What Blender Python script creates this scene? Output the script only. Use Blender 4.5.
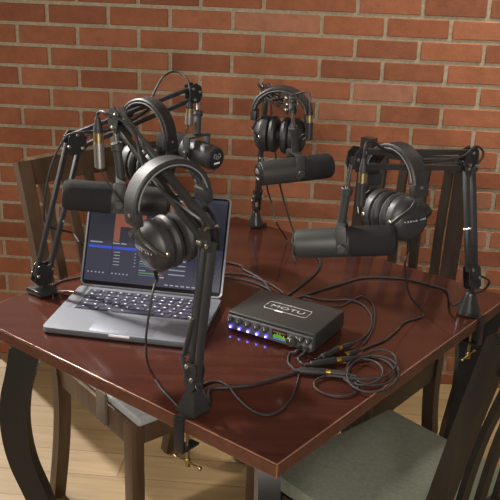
import bpy, bmesh, math, random
from mathutils import Vector as V, Matrix
random.seed(7)
sc = bpy.context.scene
for o in list(bpy.data.objects): bpy.data.objects.remove(o)
col = sc.collection

# ------------------------------------------------------------------ camera
F, PITCH, ROLL, CAMZ = 875.8, .3661, .0321, 1.582
cam_data = bpy.data.cameras.new('camera'); cam_data.sensor_width = 36; cam_data.lens = F/500*36
cam_data.clip_start = .05
cam = bpy.data.objects.new('camera', cam_data); col.objects.link(cam)
cam.matrix_world = (Matrix.Translation((0, 0, CAMZ)) @ Matrix.Rotation(math.pi/2-PITCH, 4, 'X')
                    @ Matrix.Rotation(ROLL, 4, 'Z'))
sc.camera = cam
sc.view_settings.view_transform = 'Standard'
sc.view_settings.look = 'None'
sc.view_settings.gamma = 1
sc.view_settings.use_curve_mapping = False
sc.view_settings.exposure = -0.15

# ------------------------------------------------------------------ light
world = bpy.data.worlds.new('world'); sc.world = world; world.use_nodes = True
bgn = world.node_tree.nodes['Background']
bgn.inputs[0].default_value = (1.0, .95, .88, 1); bgn.inputs[1].default_value = .22

def area(name, loc, target, size, sizey, power, color):
    l = bpy.data.lights.new(name, 'AREA'); l.shape = 'RECTANGLE'; l.size = size; l.size_y = sizey
    l.energy = power; l.color = color
    o = bpy.data.objects.new(name, l); col.objects.link(o); o.location = loc
    o.rotation_euler = (V(target)-V(loc)).to_track_quat('-Z', 'Y').to_euler()
    return o
key = area('softbox_light', (-.35, -.75, 2.0), (.12, 2.4, 1.0), .55, .55, 19, (1, .90, .79)); key.data.spread = math.radians(110)
fill = area('fill_light', (.22, -.75, 1.22), (.3, 2.6, 1.05), .22, .22, 7, (1, .92, .83)); fill.data.spread = math.radians(100)  # added lamp for fill and soft shadows on the wall
win = area('window_light', (-1.76, 2.05, 1.55), (-.1, 1.2, .6), 1.3, 1.1, 16, (1, .95, .9)); win.data.spread = math.radians(120)
lamp = area('corner_lamp_light', (-1.12, 2.50, 2.08), (-.2, 1.62, .75), .08, .08, 11, (1, .95, .88)); lamp.data.spread = math.radians(64)
floor_fill = area('floor_fill_light', (1.0, 2.35, 2.55), (.75, 2.55, 0),   .3, .3, 9, (1, .93, .82)); floor_fill.data.spread = math.radians(75)  # added lamp, unseen, brightens the floor on the right
sun = bpy.data.lights.new('sun', 'SUN'); sun.energy = 5.5; sun.color = (1, .94, .84); sun.angle = .03
so = bpy.data.objects.new('sun', sun); col.objects.link(so); so.location = (-3, 4.4, 3)
so.rotation_euler = V((.62, -.78, -.80)).to_track_quat('-Z', 'Y').to_euler()

# ------------------------------------------------------------------ measuring helpers
def ray(u, v):
    dx, dy = u-250, v-250; c, s = math.cos(ROLL), math.sin(ROLL)
    x = (c*dx+s*dy)/F; y = -(-s*dx+c*dy)/F
    return V((x, math.cos(PITCH)+y*math.sin(PITCH), -math.sin(PITCH)+y*math.cos(PITCH)))
def T(u, v, z=.75):                       # point of the sight line at height z
    r = ray(u, v); return V((0, 0, CAMZ))+r*((CAMZ-z)/-r.z)
def P(u, v, Y):                           # point of the sight line at distance Y
    r = ray(u, v); return V((0, 0, CAMZ))+r*(Y/r.y)

# ------------------------------------------------------------------ materials
MATS = {}
def mat(name, c, rough=.5, metal=0., var=.12, scale=60., bump=0., bscale=400., spec=.5, coat=0.):
    if name in MATS: return MATS[name]
    m = bpy.data.materials.new(name); m.use_nodes = True; nt = m.node_tree; b = nt.nodes['Principled BSDF']
    tc = nt.nodes.new('ShaderNodeTexCoord'); nz = nt.nodes.new('ShaderNodeTexNoise'); nz.inputs['Scale'].default_value = scale
    nz.inputs['Detail'].default_value = 4
    rp = nt.nodes.new('ShaderNodeValToRGB')
    rp.color_ramp.elements[0].position = .3; rp.color_ramp.elements[1].position = .7
    rp.color_ramp.elements[0].color = (*[x*(1-var) for x in c], 1); rp.color_ramp.elements[1].color = (*[min(1, x*(1+var)) for x in c], 1)
    nt.links.new(tc.outputs['Object'], nz.inputs['Vector']); nt.links.new(nz.outputs['Fac'], rp.inputs[0]); nt.links.new(rp.outputs[0], b.inputs['Base Color'])
    b.inputs['Roughness'].default_value = rough; b.inputs['Metallic'].default_value = metal
    b.inputs['Specular IOR Level'].default_value = spec
    b.inputs['Coat Weight'].default_value = coat
    if bump:
        n2 = nt.nodes.new('ShaderNodeTexNoise'); n2.inputs['Scale'].default_value = bscale
        bp = nt.nodes.new('ShaderNodeBump'); bp.inputs['Strength'].default_value = bump; bp.inputs['Distance'].default_value = .001
        nt.links.new(tc.outputs['Object'], n2.inputs['Vector']); nt.links.new(n2.outputs['Fac'], bp.inputs['Height']); nt.links.new(bp.outputs[0], b.inputs['Normal'])
    MATS[name] = m; return m
def emit(name, c, strength, base=(.02, .02, .02)):
    if name in MATS: return MATS[name]
    m = mat(name, base, .25, 0, .02)
    b = m.node_tree.nodes['Principled BSDF']; b.inputs['Emission Color'].default_value = (*c, 1); b.inputs['Emission Strength'].default_value = strength
    return m

def brick_mat():
    m = bpy.data.materials.new('brick'); m.use_nodes = True; nt = m.node_tree; b = nt.nodes['Principled BSDF']; L = nt.links.new
    at = nt.nodes.new('ShaderNodeAttribute'); at.attribute_name = 'tint'
    tc = nt.nodes.new('ShaderNodeTexCoord')
    rp = nt.nodes.new('ShaderNodeValToRGB'); e = rp.color_ramp.elements
    e[0].position = 0; e[0].color = (.20, .068, .034, 1); e[1].position = 1; e[1].color = (.38, .18, .115, 1)
    x = e.new(.35); x.color = (.29, .098, .042, 1); x = e.new(.75); x.color = (.34, .125, .06, 1)
    L(at.outputs['Fac'], rp.inputs[0])
    nz = nt.nodes.new('ShaderNodeTexNoise'); nz.inputs['Scale'].default_value = 28; nz.inputs['Detail'].default_value = 8; nz.inputs['Roughness'].default_value = .7
    L(tc.outputs['Object'], nz.inputs['Vector'])
    r2 = nt.nodes.new('ShaderNodeValToRGB'); r2.color_ramp.elements[0].position = .3; r2.color_ramp.elements[0].color = (.74, .72, .7, 1)
    r2.color_ramp.elements[1].position = .75; r2.color_ramp.elements[1].color = (1.1, 1.1, 1.12, 1); L(nz.outputs['Fac'], r2.inputs[0])
    mx = nt.nodes.new('ShaderNodeMix'); mx.data_type = 'RGBA'; mx.blend_type = 'MULTIPLY'; mx.inputs[0].default_value = 1
    L(rp.outputs[0], mx.inputs[6]); L(r2.outputs[0], mx.inputs[7]); L(mx.outputs[2], b.inputs['Base Color'])
    b.inputs['Roughness'].default_value = .85
    n2 = nt.nodes.new('ShaderNodeTexNoise'); n2.inputs['Scale'].default_value = 160; n2.inputs['Detail'].default_value = 6
    L(tc.outputs['Object'], n2.inputs['Vector'])
    bp = nt.nodes.new('ShaderNodeBump'); bp.inputs['Strength'].default_value = .5; bp.inputs['Distance'].default_value = .002
    L(n2.outputs['Fac'], bp.inputs['Height']); L(bp.outputs[0], b.inputs['Normal'])
    return m
def wood_mat(name, c0, c1, rough, stretch=(2, 40, 40), scale=1., coat=0., fine=.4, spec=.5):
    m = bpy.data.materials.new(name); m.use_nodes = True; nt = m.node_tree; b = nt.nodes['Principled BSDF']; L = nt.links.new
    tc = nt.nodes.new('ShaderNodeTexCoord'); mp = nt.nodes.new('ShaderNodeMapping'); mp.inputs['Scale'].default_value = stretch
    L(tc.outputs['Object'], mp.inputs[0])
    nz = nt.nodes.new('ShaderNodeTexNoise'); nz.inputs['Scale'].default_value = scale; nz.inputs['Detail'].default_value = 7; nz.inputs['Roughness'].default_value = .6; nz.inputs['Distortion'].default_value = fine
    L(mp.outputs[0], nz.inputs['Vector'])
    rp = nt.nodes.new('ShaderNodeValToRGB'); rp.color_ramp.elements[0].position = .3; rp.color_ramp.elements[1].position = .72
    rp.color_ramp.elements[0].color = (*c0, 1); rp.color_ramp.elements[1].color = (*c1, 1)
    L(nz.outputs['Fac'], rp.inputs[0]); L(rp.outputs[0], b.inputs['Base Color'])
    b.inputs['Roughness'].default_value = rough; b.inputs['Coat Weight'].default_value = coat; b.inputs['Coat Roughness'].default_value = .2
    b.inputs['Specular IOR Level'].default_value = spec
    return m
def floor_mat():
    m = bpy.data.materials.new('floor_planks'); m.use_nodes = True; nt = m.node_tree; b = nt.nodes['Principled BSDF']; L = nt.links.new
    tc = nt.nodes.new('ShaderNodeTexCoord'); mp = nt.nodes.new('ShaderNodeMapping'); mp.inputs['Rotation'].default_value = (0, 0, .08)
    L(tc.outputs['Object'], mp.inputs[0])
    br = nt.nodes.new('ShaderNodeTexBrick'); br.inputs['Scale'].default_value = 1; br.inputs['Brick Width'].default_value = 1.1; br.inputs['Row Height'].default_value = .12
    br.inputs['Mortar Size'].default_value = .0018; br.inputs['Color1'].default_value = (.27, .19, .092, 1); br.inputs['Color2'].default_value = (.34, .245, .13, 1); br.inputs['Mortar'].default_value = (.16, .1, .05, 1)
    L(mp.outputs[0], br.inputs['Vector'])
    m2 = nt.nodes.new('ShaderNodeMapping'); m2.inputs['Scale'].default_value = (3, 45, 1); L(mp.outputs[0], m2.inputs[0])
    nz = nt.nodes.new('ShaderNodeTexNoise'); nz.inputs['Scale'].default_value = 1; nz.inputs['Detail'].default_value = 8; nz.inputs['Distortion'].default_value = .6; L(m2.outputs[0], nz.inputs['Vector'])
    r2 = nt.nodes.new('ShaderNodeValToRGB'); r2.color_ramp.elements[0].position = .3; r2.color_ramp.elements[0].color = (.68, .64, .58, 1); r2.color_ramp.elements[1].color = (1.08, 1.08, 1.08, 1)
    L(nz.outputs['Fac'], r2.inputs[0])
    mx = nt.nodes.new('ShaderNodeMix'); mx.data_type = 'RGBA'; mx.blend_type = 'MULTIPLY'; mx.inputs[0].default_value = 1
    L(br.outputs[0], mx.inputs[6]); L(r2.outputs[0], mx.inputs[7]); L(mx.outputs[2], b.inputs['Base Color']); b.inputs['Roughness'].default_value = .45
    return m

BLACK = mat('black_powder_coat', (.023, .023, .024), .32, 0, .15, 200, .15, 900)
PLATE = mat('black_steel_plate', (.02, .02, .021), .35, .2, .15, 90)
CHROME = mat('zinc_bolt', (.62, .58, .48), .28, 1, .1, 300)
PIN = mat('steel_pin', (.6, .6, .6), .25, 1, .08, 200)
STEEL = mat('brushed_steel', (.42, .41, .39), .32, .9, .1, 200)
BRASS = mat('brass', (.55, .43, .22), .3, 1, .1, 150)
GOLD = mat('gold_plating', (.9, .62, .16), .22, 1, .08, 150)
MIC = mat('mic_grey_paint', (.028, .029, .029), .5, 0, .1, 300, .1, 1200)
FOAM = mat('foam', (.017, .017, .018), .95, 0, .35, 900, .9, 1400, .2)
MARK = mat('white_print', (.75, .75, .75), .5, 0, .03)
GREYMARK = mat('grey_print', (.3, .3, .3), .5, 0, .05)
LEATHER = mat('black_leatherette', (.019, .019, .02), .52, 0, .25, 120, .5, 350)
CUP = mat('cup_grey_plastic', (.023, .023, .025), .45, 0, .15, 80, .1, 900)
STITCH = mat('headband_piping', (.16, .16, .165), .45, 0, .1, 150)
GUN = mat('gunmetal', (.11, .11, .10), .32, .7, .12, 120)
CORD = mat('cord_rubber', (.014, .014, .015), .58, 0, .1, 200)
ALU = mat('grey_aluminium', (.235, .25, .285), .38, .7, .04, 300, .05, 2500)
ALUD = mat('trackpad_aluminium', (.21, .222, .257), .36, .65, .04, 300)
KEYWELL = mat('keyboard_well', (.012, .012, .018), .5, 0, .1)
KEYCAP = mat('keycap', (.030, .029, .055), .42, 0, .1)
BEZEL = mat('bezel_glass', (.006, .006, .007), .15, 0, .05)
CHASSIS = mat('interface_case', (.032, .031, .030), .45, .3, .1, 250, .15, 1400)
PANEL = mat('interface_panel', (.13, .13, .145), .4, .4, .08, 200)
KNOB = mat('knob_plastic', (.032, .032, .036), .32, 0, .1)
SILVER = mat('silver_trim', (.5, .5, .52), .3, .9, .08)
CUSHION = mat('grey_cushion', (.30, .31, .31), .85, 0, .12, 120, .5, 500)
CUSHG = mat('sage_cushion', (.20, .215, .17), .9, 0, .12, 120, .5, 500)
TIE = mat('brown_tie', (.1, .075, .05), .9, 0, .15, 200)
LEGM = mat('black_table_leg', (.012, .012, .012), .4, 0, .15, 60)
TABLE = wood_mat('mahogany_laminate', (.032, .0095, .007), (.056, .018, .0118), .14, (3, 26, 26), 1.2, 0., spec=.4)
EDGE = wood_mat('mahogany_edge', (.066, .024, .015), (.115, .043, .026), .4, (3, 60, 60), 1.2)
EDGE_SHINE = wood_mat('edge_highlight', (.16, .07, .045), (.22, .10, .06), .22, (3, 60, 60), 1.2, 1., spec=1.)  # paler colour and gloss put the bright light line into the rim
CHAIRW = wood_mat('chair_walnut', (.050, .029, .015), (.095, .056, .030), .45, (30, 30, 4), 1.)
CHAIRM = wood_mat('chair_dark_brown', (.024, .016, .012), (.046, .032, .024), .4, (30, 30, 4), 1.)
CHAIRD = wood_mat('chair_espresso', (.008, .0065, .005), (.017, .0135, .010), .4, (30, 30, 4), 1.)
MORTAR = mat('mortar', (.34, .285, .20), .95, 0, .2, 90, .7, 300)
PLASTER = mat('plaster', (.62, .58, .5), .9, 0, .05, 30)

# ------------------------------------------------------------------ mesh collector
class G:
    def __init__(s, M=None): s.bm = bmesh.new(); s.M = M or Matrix()
    def _add(s, verts, faces, mi=0):
        vs = [s.bm.verts.new(s.M @ V(v)) for v in verts]
        for f in faces:
            try:
                fc = s.bm.faces.new([vs[i] for i in f]); fc.material_index = mi
            except ValueError: pass
        return vs
    def box(s, c, size, R=None, bev=0., mi=0, seg=2):
        b = bmesh.new(); bmesh.ops.create_cube(b, size=1)
        for v in b.verts: v.co = V((v.co.x*size[0], v.co.y*size[1], v.co.z*size[2]))
        if bev: bmesh.ops.bevel(b, geom=b.edges[:], offset=bev, segments=seg, profile=.6, affect='EDGES')
        R = R or Matrix.Identity(3); c = V(c)
        b.verts.index_update()
        s._add([R @ v.co + c for v in b.verts], [[v.index for v in f.verts] for f in b.faces], mi); b.free(); return s
    def bar(s, p0, p1, w, h, up=(0, 0, 1), bev=.0015, mi=0):      # w across, h along up
        p0, p1 = V(p0), V(p1); d = (p1-p0); l = d.length; d.normalize(); up = V(up)
        z = (up-up.dot(d)*d).normalized(); y = z.cross(d)
        R = Matrix((d, y, z)).transposed()
        return s.box((p0+p1)/2, (l, w, h), R, bev, mi)
    def lathe(s, prof, o, ax, n=28, mi=0, ref=None):               # prof: (along, radius)
        ax = V(ax).normalized(); o = V(o); r = V(ref) if ref else (V((0, 0, 1)) if abs(ax.z) < .9 else V((1, 0, 0)))
        x = (r-r.dot(ax)*ax).normalized(); y = ax.cross(x); vs = []; fs = []
        for a, rr in prof:
            for k in range(n):
                t = 2*math.pi*k/n; vs.append(o+ax*a+(x*math.cos(t)+y*math.sin(t))*max(rr, 1e-5))
        for i in range(len(prof)-1):
            for k in range(n):
                k2 = (k+1) % n; fs.append((i*n+k, i*n+k2, (i+1)*n+k2, (i+1)*n+k))
        fs.append(tuple(range(n-1, -1, -1))); fs.append(tuple(range((len(prof)-1)*n, len(prof)*n)))
        s._add(vs, fs, mi); return s
    def cyl(s, p0, p1, r0, r1=None, n=20, bev=0., mi=0):
        p0, p1 = V(p0), V(p1); l = (p1-p0).length; r1 = r0 if r1 is None else r1
        if bev: pr = [(0, r0-bev), (bev, r0), (l-bev, r1), (l, r1-bev)]
        else: pr = [(0, r0), (l, r1)]
        return s.lathe(pr, p0, p1-p0, n, mi)
    def ball(s, c, r, n=16, mi=0):
        return s.lathe([(-r*math.cos(math.pi*k/8), r*math.sin(math.pi*k/8)) for k in range(9)], c, (0, 0, 1), n, mi)
    def tube(s, pts, r, n=8, sub=6, closed=False, mi=0):
        pts = spline(pts, sub, closed); N = len(pts); vs = []; fs = []; prev = None
        for i, p in enumerate(pts):
            if closed: d = pts[(i+1) % N]-pts[i-1]
            else: d = pts[min(i+1, N-1)]-pts[max(i-1, 0)]
            if d.length < 1e-9: d = V((0, 0, 1))
            d.normalize()
            if prev is None:
                prev = V((0, 0, 1)) if abs(d.z) < .9 else V((1, 0, 0))
            x = (prev-prev.dot(d)*d)
            if x.length < 1e-6: x = d.orthogonal()
            x.normalize(); prev = x; y = d.cross(x)
            for k in range(n):
                t = 2*math.pi*k/n; vs.append(p+(x*math.cos(t)+y*math.sin(t))*r)
        M = N if closed else N-1
        for i in range(M):
            j = (i+1) % N
            for k in range(n):
                k2 = (k+1) % n; fs.append((i*n+k, i*n+k2, j*n+k2, j*n+k))
        if not closed: fs.append(tuple(range(n-1, -1, -1))); fs.append(tuple(range((N-1)*n, N*n)))
        s._add(vs, fs, mi); return s
    def sweep(s, pts, sides, sec, mi=0):           # sec: 2d (along side, along normal) per point or one
        N = len(pts); n = len(sec); vs = []; fs = []
        for i, p in enumerate(pts):
            d = (pts[min(i+1, N-1)]-pts[max(i-1, 0)]).normalized(); sd = V(sides[i] if isinstance(sides, list) else sides)
            sd = (sd-sd.dot(d)*d).normalized(); nn = d.cross(sd)
            for a, b in sec: vs.append(p+sd*a+nn*b)
        for i in range(N-1):
            for k in range(n):
                k2 = (k+1) % n; fs.append((i*n+k, i*n+k2, (i+1)*n+k2, (i+1)*n+k))
        fs.append(tuple(range(n-1, -1, -1))); fs.append(tuple(range((N-1)*n, N*n)))
        s._add(vs, fs, mi); return s
    def prism(s, poly, o, x, y, th, mi=0):          # polygon in the plane (x, y) at o, extruded +-th/2
        o, x, y = V(o), V(x).normalized(), V(y); y = (y-y.dot(x)*x).normalized(); z = x.cross(y); n = len(poly)
        vs = [o+x*a+y*b-z*th/2 for a, b in poly]+[o+x*a+y*b+z*th/2 for a, b in poly]
        fs = [tuple(range(n-1, -1, -1)), tuple(range(n, 2*n))]+[(k, (k+1) % n, n+(k+1) % n, n+k) for k in range(n)]
        s._add(vs, fs, mi); return s
    def text(s, body, o, x, y, size, depth=.0004, mi=0, sx=1.):
        cu = bpy.data.curves.new('t', 'FONT'); cu.body = body; cu.size = size; cu.extrude = depth; cu.align_x = 'CENTER'; cu.align_y = 'CENTER'
        ob = bpy.data.objects.new('t', cu); col.objects.link(ob); bpy.context.view_layer.update()
        me = bpy.data.meshes.new_from_object(ob.evaluated_get(bpy.context.evaluated_depsgraph_get()))
        x = V(x).normalized(); y = V(y); y = (y-y.dot(x)*x).normalized(); z = x.cross(y); o = V(o)
        s._add([o+x*v.co.x*sx+y*v.co.y+z*v.co.z for v in me.vertices], [tuple(p.vertices) for p in me.polygons], mi)
        bpy.data.objects.remove(ob); bpy.data.meshes.remove(me); bpy.data.curves.remove(cu); return s
    def build(s, name, m, parent=None, origin=None, smooth=True):
        bm = s.bm; bmesh.ops.remove_doubles(bm, verts=bm.verts[:], dist=1e-6)
        bmesh.ops.recalc_face_normals(bm, faces=bm.faces[:])
        if smooth:
            for f in bm.faces: f.smooth = True
            for e in bm.edges:
                if len(e.link_faces) != 2 or e.calc_face_angle(0) > .62: e.smooth = False
        off = V(origin) if origin is not None else (root_loc(parent) if parent else V((0, 0, 0)))
        for v in bm.verts: v.co -= off
        me = bpy.data.meshes.new(name); bm.to_mesh(me); bm.free()
        for mm in (m if isinstance(m, list) else [m]): me.materials.append(mm)
        o = bpy.data.objects.new(name, me); col.objects.link(o)
        if parent: o.parent = parent
        elif origin is not None: o.location = off
        return o
def root_loc(o):
    while o.parent: o = o.parent
    return V(o.location)
def spline(pts, sub=6, closed=False):
    pts = [V(p) for p in pts]; N = len(pts)
    if N < 3 or sub < 2: return pts
    out = []; M = N if closed else N-1
    for i in range(M):
        g = (lambda k: pts[k % N]) if closed else (lambda k: pts[max(0, min(N-1, k))])
        a, b, c, d = g(i-1), g(i), g(i+1), g(i+2)
        for j in range(sub):
            t = j/sub
            out.append(.5*((2*b)+(c-a)*t+(2*a-5*b+4*c-d)*t*t+(3*b-a-3*c+d)*t*t*t))
    if not closed: out.append(pts[-1])
    return out
def thing(name, label, cat, loc, group=None):
    o = bpy.data.objects.new(name, None); col.objects.link(o); o.location = loc; o.empty_display_size = .05
    o['label'] = label; o['category'] = cat
    if group: o['group'] = group
    return o
def tag(o, label, cat, group=None):
    o['label'] = label; o['category'] = cat
    if group: o['group'] = group
    return o
def struct(o): o['kind'] = 'structure'; return o

# ------------------------------------------------------------------ setting: wall, floor, window
WA = -.08; WD = V((math.cos(WA), math.sin(WA), 0)); WN = V((math.sin(WA), -math.cos(WA), 0)); W0 = V((0, 2.8836, 0))
def wall_pt(s, z, out=0.): return W0+WD*s+WN*out+V((0, 0, z))
S0, S1, ZT = -1.85, 2.2, 2.6
DS, DZ = -.955, 1.62                    # the glazed door left of the frame starts here
g = G(); lay = g.bm.loops.layers.float_color.new('tint')
Rw = Matrix((WD, -WN, V((0, 0, 1)))).transposed()
def brick(a, b, z0, z1, t):
    n0 = len(g.bm.faces)
    g.box(wall_pt((a+b)/2, (z0+z1)/2, -.0215+random.uniform(0, .001)), (b-a, .05, z1-z0), Rw, .002, 0, 1)
    g.bm.faces.ensure_lookup_table()
    for f in g.bm.faces[n0:]:
        for l in f.loops: l[lay] = (t, t, t, 1)
PITCHZ, JT = .0692, .0125
k0 = -15
for k in range(k0, 22):
    z0 = 1.018+k*PITCHZ+JT/2; z1 = z0+PITCHZ-JT
    js = []
    if k % 2 == 0: A_, B_, lim = -.793, .317, .03
    else: A_, B_, lim = -.689, .206, -.05
    js = [A_+.2032*i for i in range(-8, 8) if A_+.2032*i < lim]+[B_+.2032*i for i in range(0, 12)]
    for a, b in zip(js, js[1:]):
        if b < S0 or a > S1: continue
        if z0 < DZ:
            if b < DS+.03: continue
            a = max(a, DS)
        d = random.uniform(-.003, .003)
        brick(max(a, S0)+JT/2, min(b, S1)-JT/2+d*.3, max(z0, 0), z1, random.betavariate(2.2, 2.2))
g.box(wall_pt((DS+S1)/2, ZT/2, -.045), (S1-DS, .09, ZT), Rw, 0, 1)
g.box(wall_pt((S0+DS)/2, (DZ+ZT)/2, -.045), (DS-S0, .09, ZT-DZ), Rw, 0, 1)
BR = brick_mat()
struct(g.build('wall_back', [BR, MORTAR], origin=wall_pt(0, 0)))
g = G()
for s_ in (DS-.02, S0+.03): g.box(wall_pt(s_, DZ/2, -.06), (.045, .05, DZ), Rw)
for z_ in (.05, DZ-.03): g.box(wall_pt((DS+S0)/2, z_, -.06), (DS-S0, .05, .1 if z_ < 1 else .06), Rw)
struct(g.build('door_1', PLASTER, origin=wall_pt((DS+S0)/2, 0)))
g = G(); g.box((.1, .55, 2.63), (4.4, 4.9, .06)); struct(g.build('ceiling', PLASTER, origin=(0, 0, 2.6)))
g = G(); g.box((.1, .7, -.03), (4.4, 5.2, .06)); struct(g.build('floor', floor_mat(), origin=(0, 0, 0)))
# left wall with a window opening (out of frame; daylight comes through it)
XL = -1.86; wy0, wy1, wz0, wz1 = 1.75, 2.86, .95, 2.1
g = G()
g.box((XL, (-1.9+wy0)/2, 1.25), (.1, wy0+1.9, 2.5)); g.box((XL, (wy1+3.05)/2, 1.25), (.1, 3.05-wy1, 2.5))
g.box((XL, (wy0+wy1)/2, wz0/2), (.1, wy1-wy0, wz0)); g.box((XL, (wy0+wy1)/2, (wz1+2.5)/2), (.1, wy1-wy0, 2.5-wz1))
struct(g.build('wall_left', PLASTER, origin=(XL, 0, 0)))
g = G()
for z in (wz0+.02, wz1-.02): g.box((XL, (wy0+wy1)/2, z), (.06, wy1-wy0, .04))
for y in (wy0+.02, wy1-.02): g.box((XL, y, (wz0+wz1)/2), (.06, .04, wz1-wz0-.08))
struct(g.build('window_1', PLASTER, origin=(XL, 0, 0)))

# ------------------------------------------------------------------ table
PH = -.6693; E1 = V((math.cos(PH), math.sin(PH), 0)); E2 = V((-E1.y, E1.x, 0)); TC = V((.005, 1.823, 0))
TOP = .75; TH = .028
RT = Matrix((E1, E2, V((0, 0, 1)))).transposed()
table = thing('dining_table', 'reddish brown square wooden table under all the audio gear', 'table', TC)
g = G(); g.box(TC+V((0, 0, TOP-TH/2)), (.85, .912, TH), RT, .0022); top = g.build('tabletop', [TABLE, EDGE_SHINE], table)
for p_ in top.data.polygons:                # rounded edge of the top, its highlight painted in as paler colour
    if max(abs(p_.normal.dot(a_)) for a_ in (E1, E2, V((0, 0, 1)))) < .98: p_.material_index = 1
g = G()
for sx, sy, L_, ax in ((0, -1, .846, 0), (0, 1, .846, 0), (-1, 0, .908, 1), (1, 0, .908, 1)):
    c = TC+E1*sx*.425+E2*sy*.456+V((0, 0, TOP-TH/2-.0005))
    g.box(c, (L_, .0016, TH-.006) if ax == 0 else (.0016, L_, TH-.006), RT)
g.build('edge_band', EDGE, table)
def table_leg(base, out, prof, wd):
    side = V((0, 0, 1)).cross(out)
    pts = spline([base+out*o+V((0, 0, z)) for z, o in prof], 5)
    gg = G(); h = .02
    n = len(pts)
    vs = []; fs = []
    for i, p in enumerate(pts):
        q_ = i/(n-1)*(len(wd)-1); j_ = min(int(q_), len(wd)-2); w = wd[j_]+(wd[j_+1]-wd[j_])*(q_-j_)
        for a, b in ((-w/2, -h), (w/2, -h), (w/2, h), (-w/2, h)): vs.append(p+out*a+side*b)
    for i in range(n-1):
        for k in range(4): fs.append((i*4+k, i*4+(k+1) % 4, i*4+4+(k+1) % 4, i*4+4+k))
    fs += [(3, 2, 1, 0), tuple((n-1)*4+k for k in range(4))]
    gg._add(vs, fs); return gg.build('leg', LEGM, table)
LX = V((1, .02, 0)).normalized()
table_leg(T(26, 345, .72)*1, -LX, [(.002, -.003), (-.06, .012), (-.12, .028), (-.20, .034), (-.29, .022), (-.40, -.012), (-.55, -.04), (-.68, -.02), (-.72, .03)], (.066, .042))
rl = P(462, 348, 1.90)
table_leg(V((rl.x, rl.y, .72)), LX, [(.002, .03), (-.06, .027), (-.13, .016), (-.22, .006), (-.36, -.012), (-.5, -.02), (-.66, .0), (-.72, .04)], (.11, .09, .05, .026, .026, .03, .034, .04))
for q, o in ((TC-E2*.36+E1*.33, E1-E2), (TC+E2*.36-E1*.30, E2-E1)):
    table_leg(V((q.x, q.y, .72)), V(o).normalized(), [(.002, 0), (-.08, .03), (-.17, .035), (-.27, .02), (-.40, -.02), (-.55, -.05), (-.68, -.01), (-.72, .04)], (.062, .045))

# ------------------------------------------------------------------ chairs
def chair(label, ang, seat_c, wood, cush, rake, H=1.0, sw=.42, sd=.40, tie=False, zs=.425, slats=5, rail=1., ct=.036, ci=0.):
    f = V((math.cos(ang), math.sin(ang), 0)); r = V((f.y, -f.x, 0)); c = V((seat_c[0], seat_c[1], 0)); Z = V((0, 0, 1))
    R = Matrix((r, f, Z)).transposed()
    t = thing('dining_chair', label, 'chair', c, 'slat-back dining chairs around the table')
    for s in (-1, 1):
        gg = G(); pts = spline([c-f*(sd/2+.05)+r*s*(sw/2-.018), c-f*(sd/2-.005)+r*s*(sw/2-.018)+Z*.25, c-f*(sd/2-.01)+r*s*(sw/2-.018)+Z*.45,
                                c-f*(sd/2+rake*.45)+r*s*(sw/2-.018)+Z*(.45+(H-.45)*.55), c-f*(sd/2+rake)+r*s*(sw/2-.018)+Z*H], 6)
        gg.sweep(pts, r, [(-.018, -.016), (.018, -.016), (.018, .016), (-.018, .016)]); gg.build('rear_post', wood, t)
        gg = G(); a = c+f*(sd/2-.02)+r*s*(sw/2-.02); gg.bar(a, a+Z*zs, .036, .036, f, .003); gg.build('front_leg', wood, t)
    gg = G()
    for s in (-1, 1): gg.bar(c-f*(sd/2-.02)+r*s*(sw/2-.016)+Z*(zs-.032), c+f*(sd/2-.03)+r*s*(sw/2-.016)+Z*(zs-.032), .02, .06)
    gg.bar(c+f*(sd/2-.018)-r*(sw/2-.03)+Z*(zs-.032), c+f*(sd/2-.018)+r*(sw/2-.03)+Z*(zs-.032), .02, .06)
    gg.bar(c-f*(sd/2-.018)-r*(sw/2-.03)+Z*(zs-.032), c-f*(sd/2-.018)+r*(sw/2-.03)+Z*(zs-.032), .02, .06)
    gg.build('seat_frame', wood, t)
    gg = G(); gg.box(c+f*.015+Z*(zs+ct/2), (sw-.008-ci, sd-.005, ct), R, ct*.38, 0, 3); cu = gg.build('seat_cushion', cush, t)
    if tie:
        gg = G()
        gg.box(c+r*(sw/2-.003)+f*.06+Z*(zs-.012), (.007, .045, .088), R, .002); gg.build('cushion_tie', TIE, t)
    gg = G(); top_c = c-f*(sd/2+rake-.004)+Z*(H-.03)
    tr = [top_c+r*x*(sw/2-.02)-f*.018*(1-x*x) for x in (-1, -.6, -.2, .2, .6, 1)]
    gg.sweep(spline(tr, 4), Z, [(-.034*rail, -.011), (.034*rail, -.011), (.04*rail, 0), (.034*rail, .011), (-.034*rail, .011)]); gg.build('top_rail', wood, t)
    gg = G()
    for k in range(slats):
        x = (k-(slats-1)/2)*.068
        b0 = c-f*(sd/2+.02)+r*x+Z*.53; b1 = c-f*(sd/2+rake*.97+.012)+r*x+Z*(H-.05); mid = (b0+b1)/2+f*.012
        gg.sweep(spline([b0, mid, b1], 5), r, [(-.012, -.006), (.012, -.006), (.012, .006), (-.012, .006)])
    gg.bar(c-f*(sd/2+.02)-r*(sw/2-.03)+Z*.52, c-f*(sd/2+.02)+r*(sw/2-.03)+Z*.52, .02, .045)
    gg.build('back_slats', wood, t)
    return t
a1 = math.radians(-50.7); f1 = V((math.cos(a1), math.sin(a1), 0)); l1 = V((-f1.y, f1.x, 0))
near = V((-.496, 2.045, 0)); q = near+l1*.20+f1*.18
chair('walnut brown slat-back chair behind the laptop at the left table edge', a1, q, CHAIRW, CUSHION,   .145, .97, tie=True, zs=.462, ct=.024, ci=.02)
a2 = math.radians(231); f2 = V((math.cos(a2), math.sin(a2), 0)); r2 = V((f2.y, -f2.x, 0))
near = V((.548, 2.21, 0)); q = near+r2*.165+f2*.19
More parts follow.
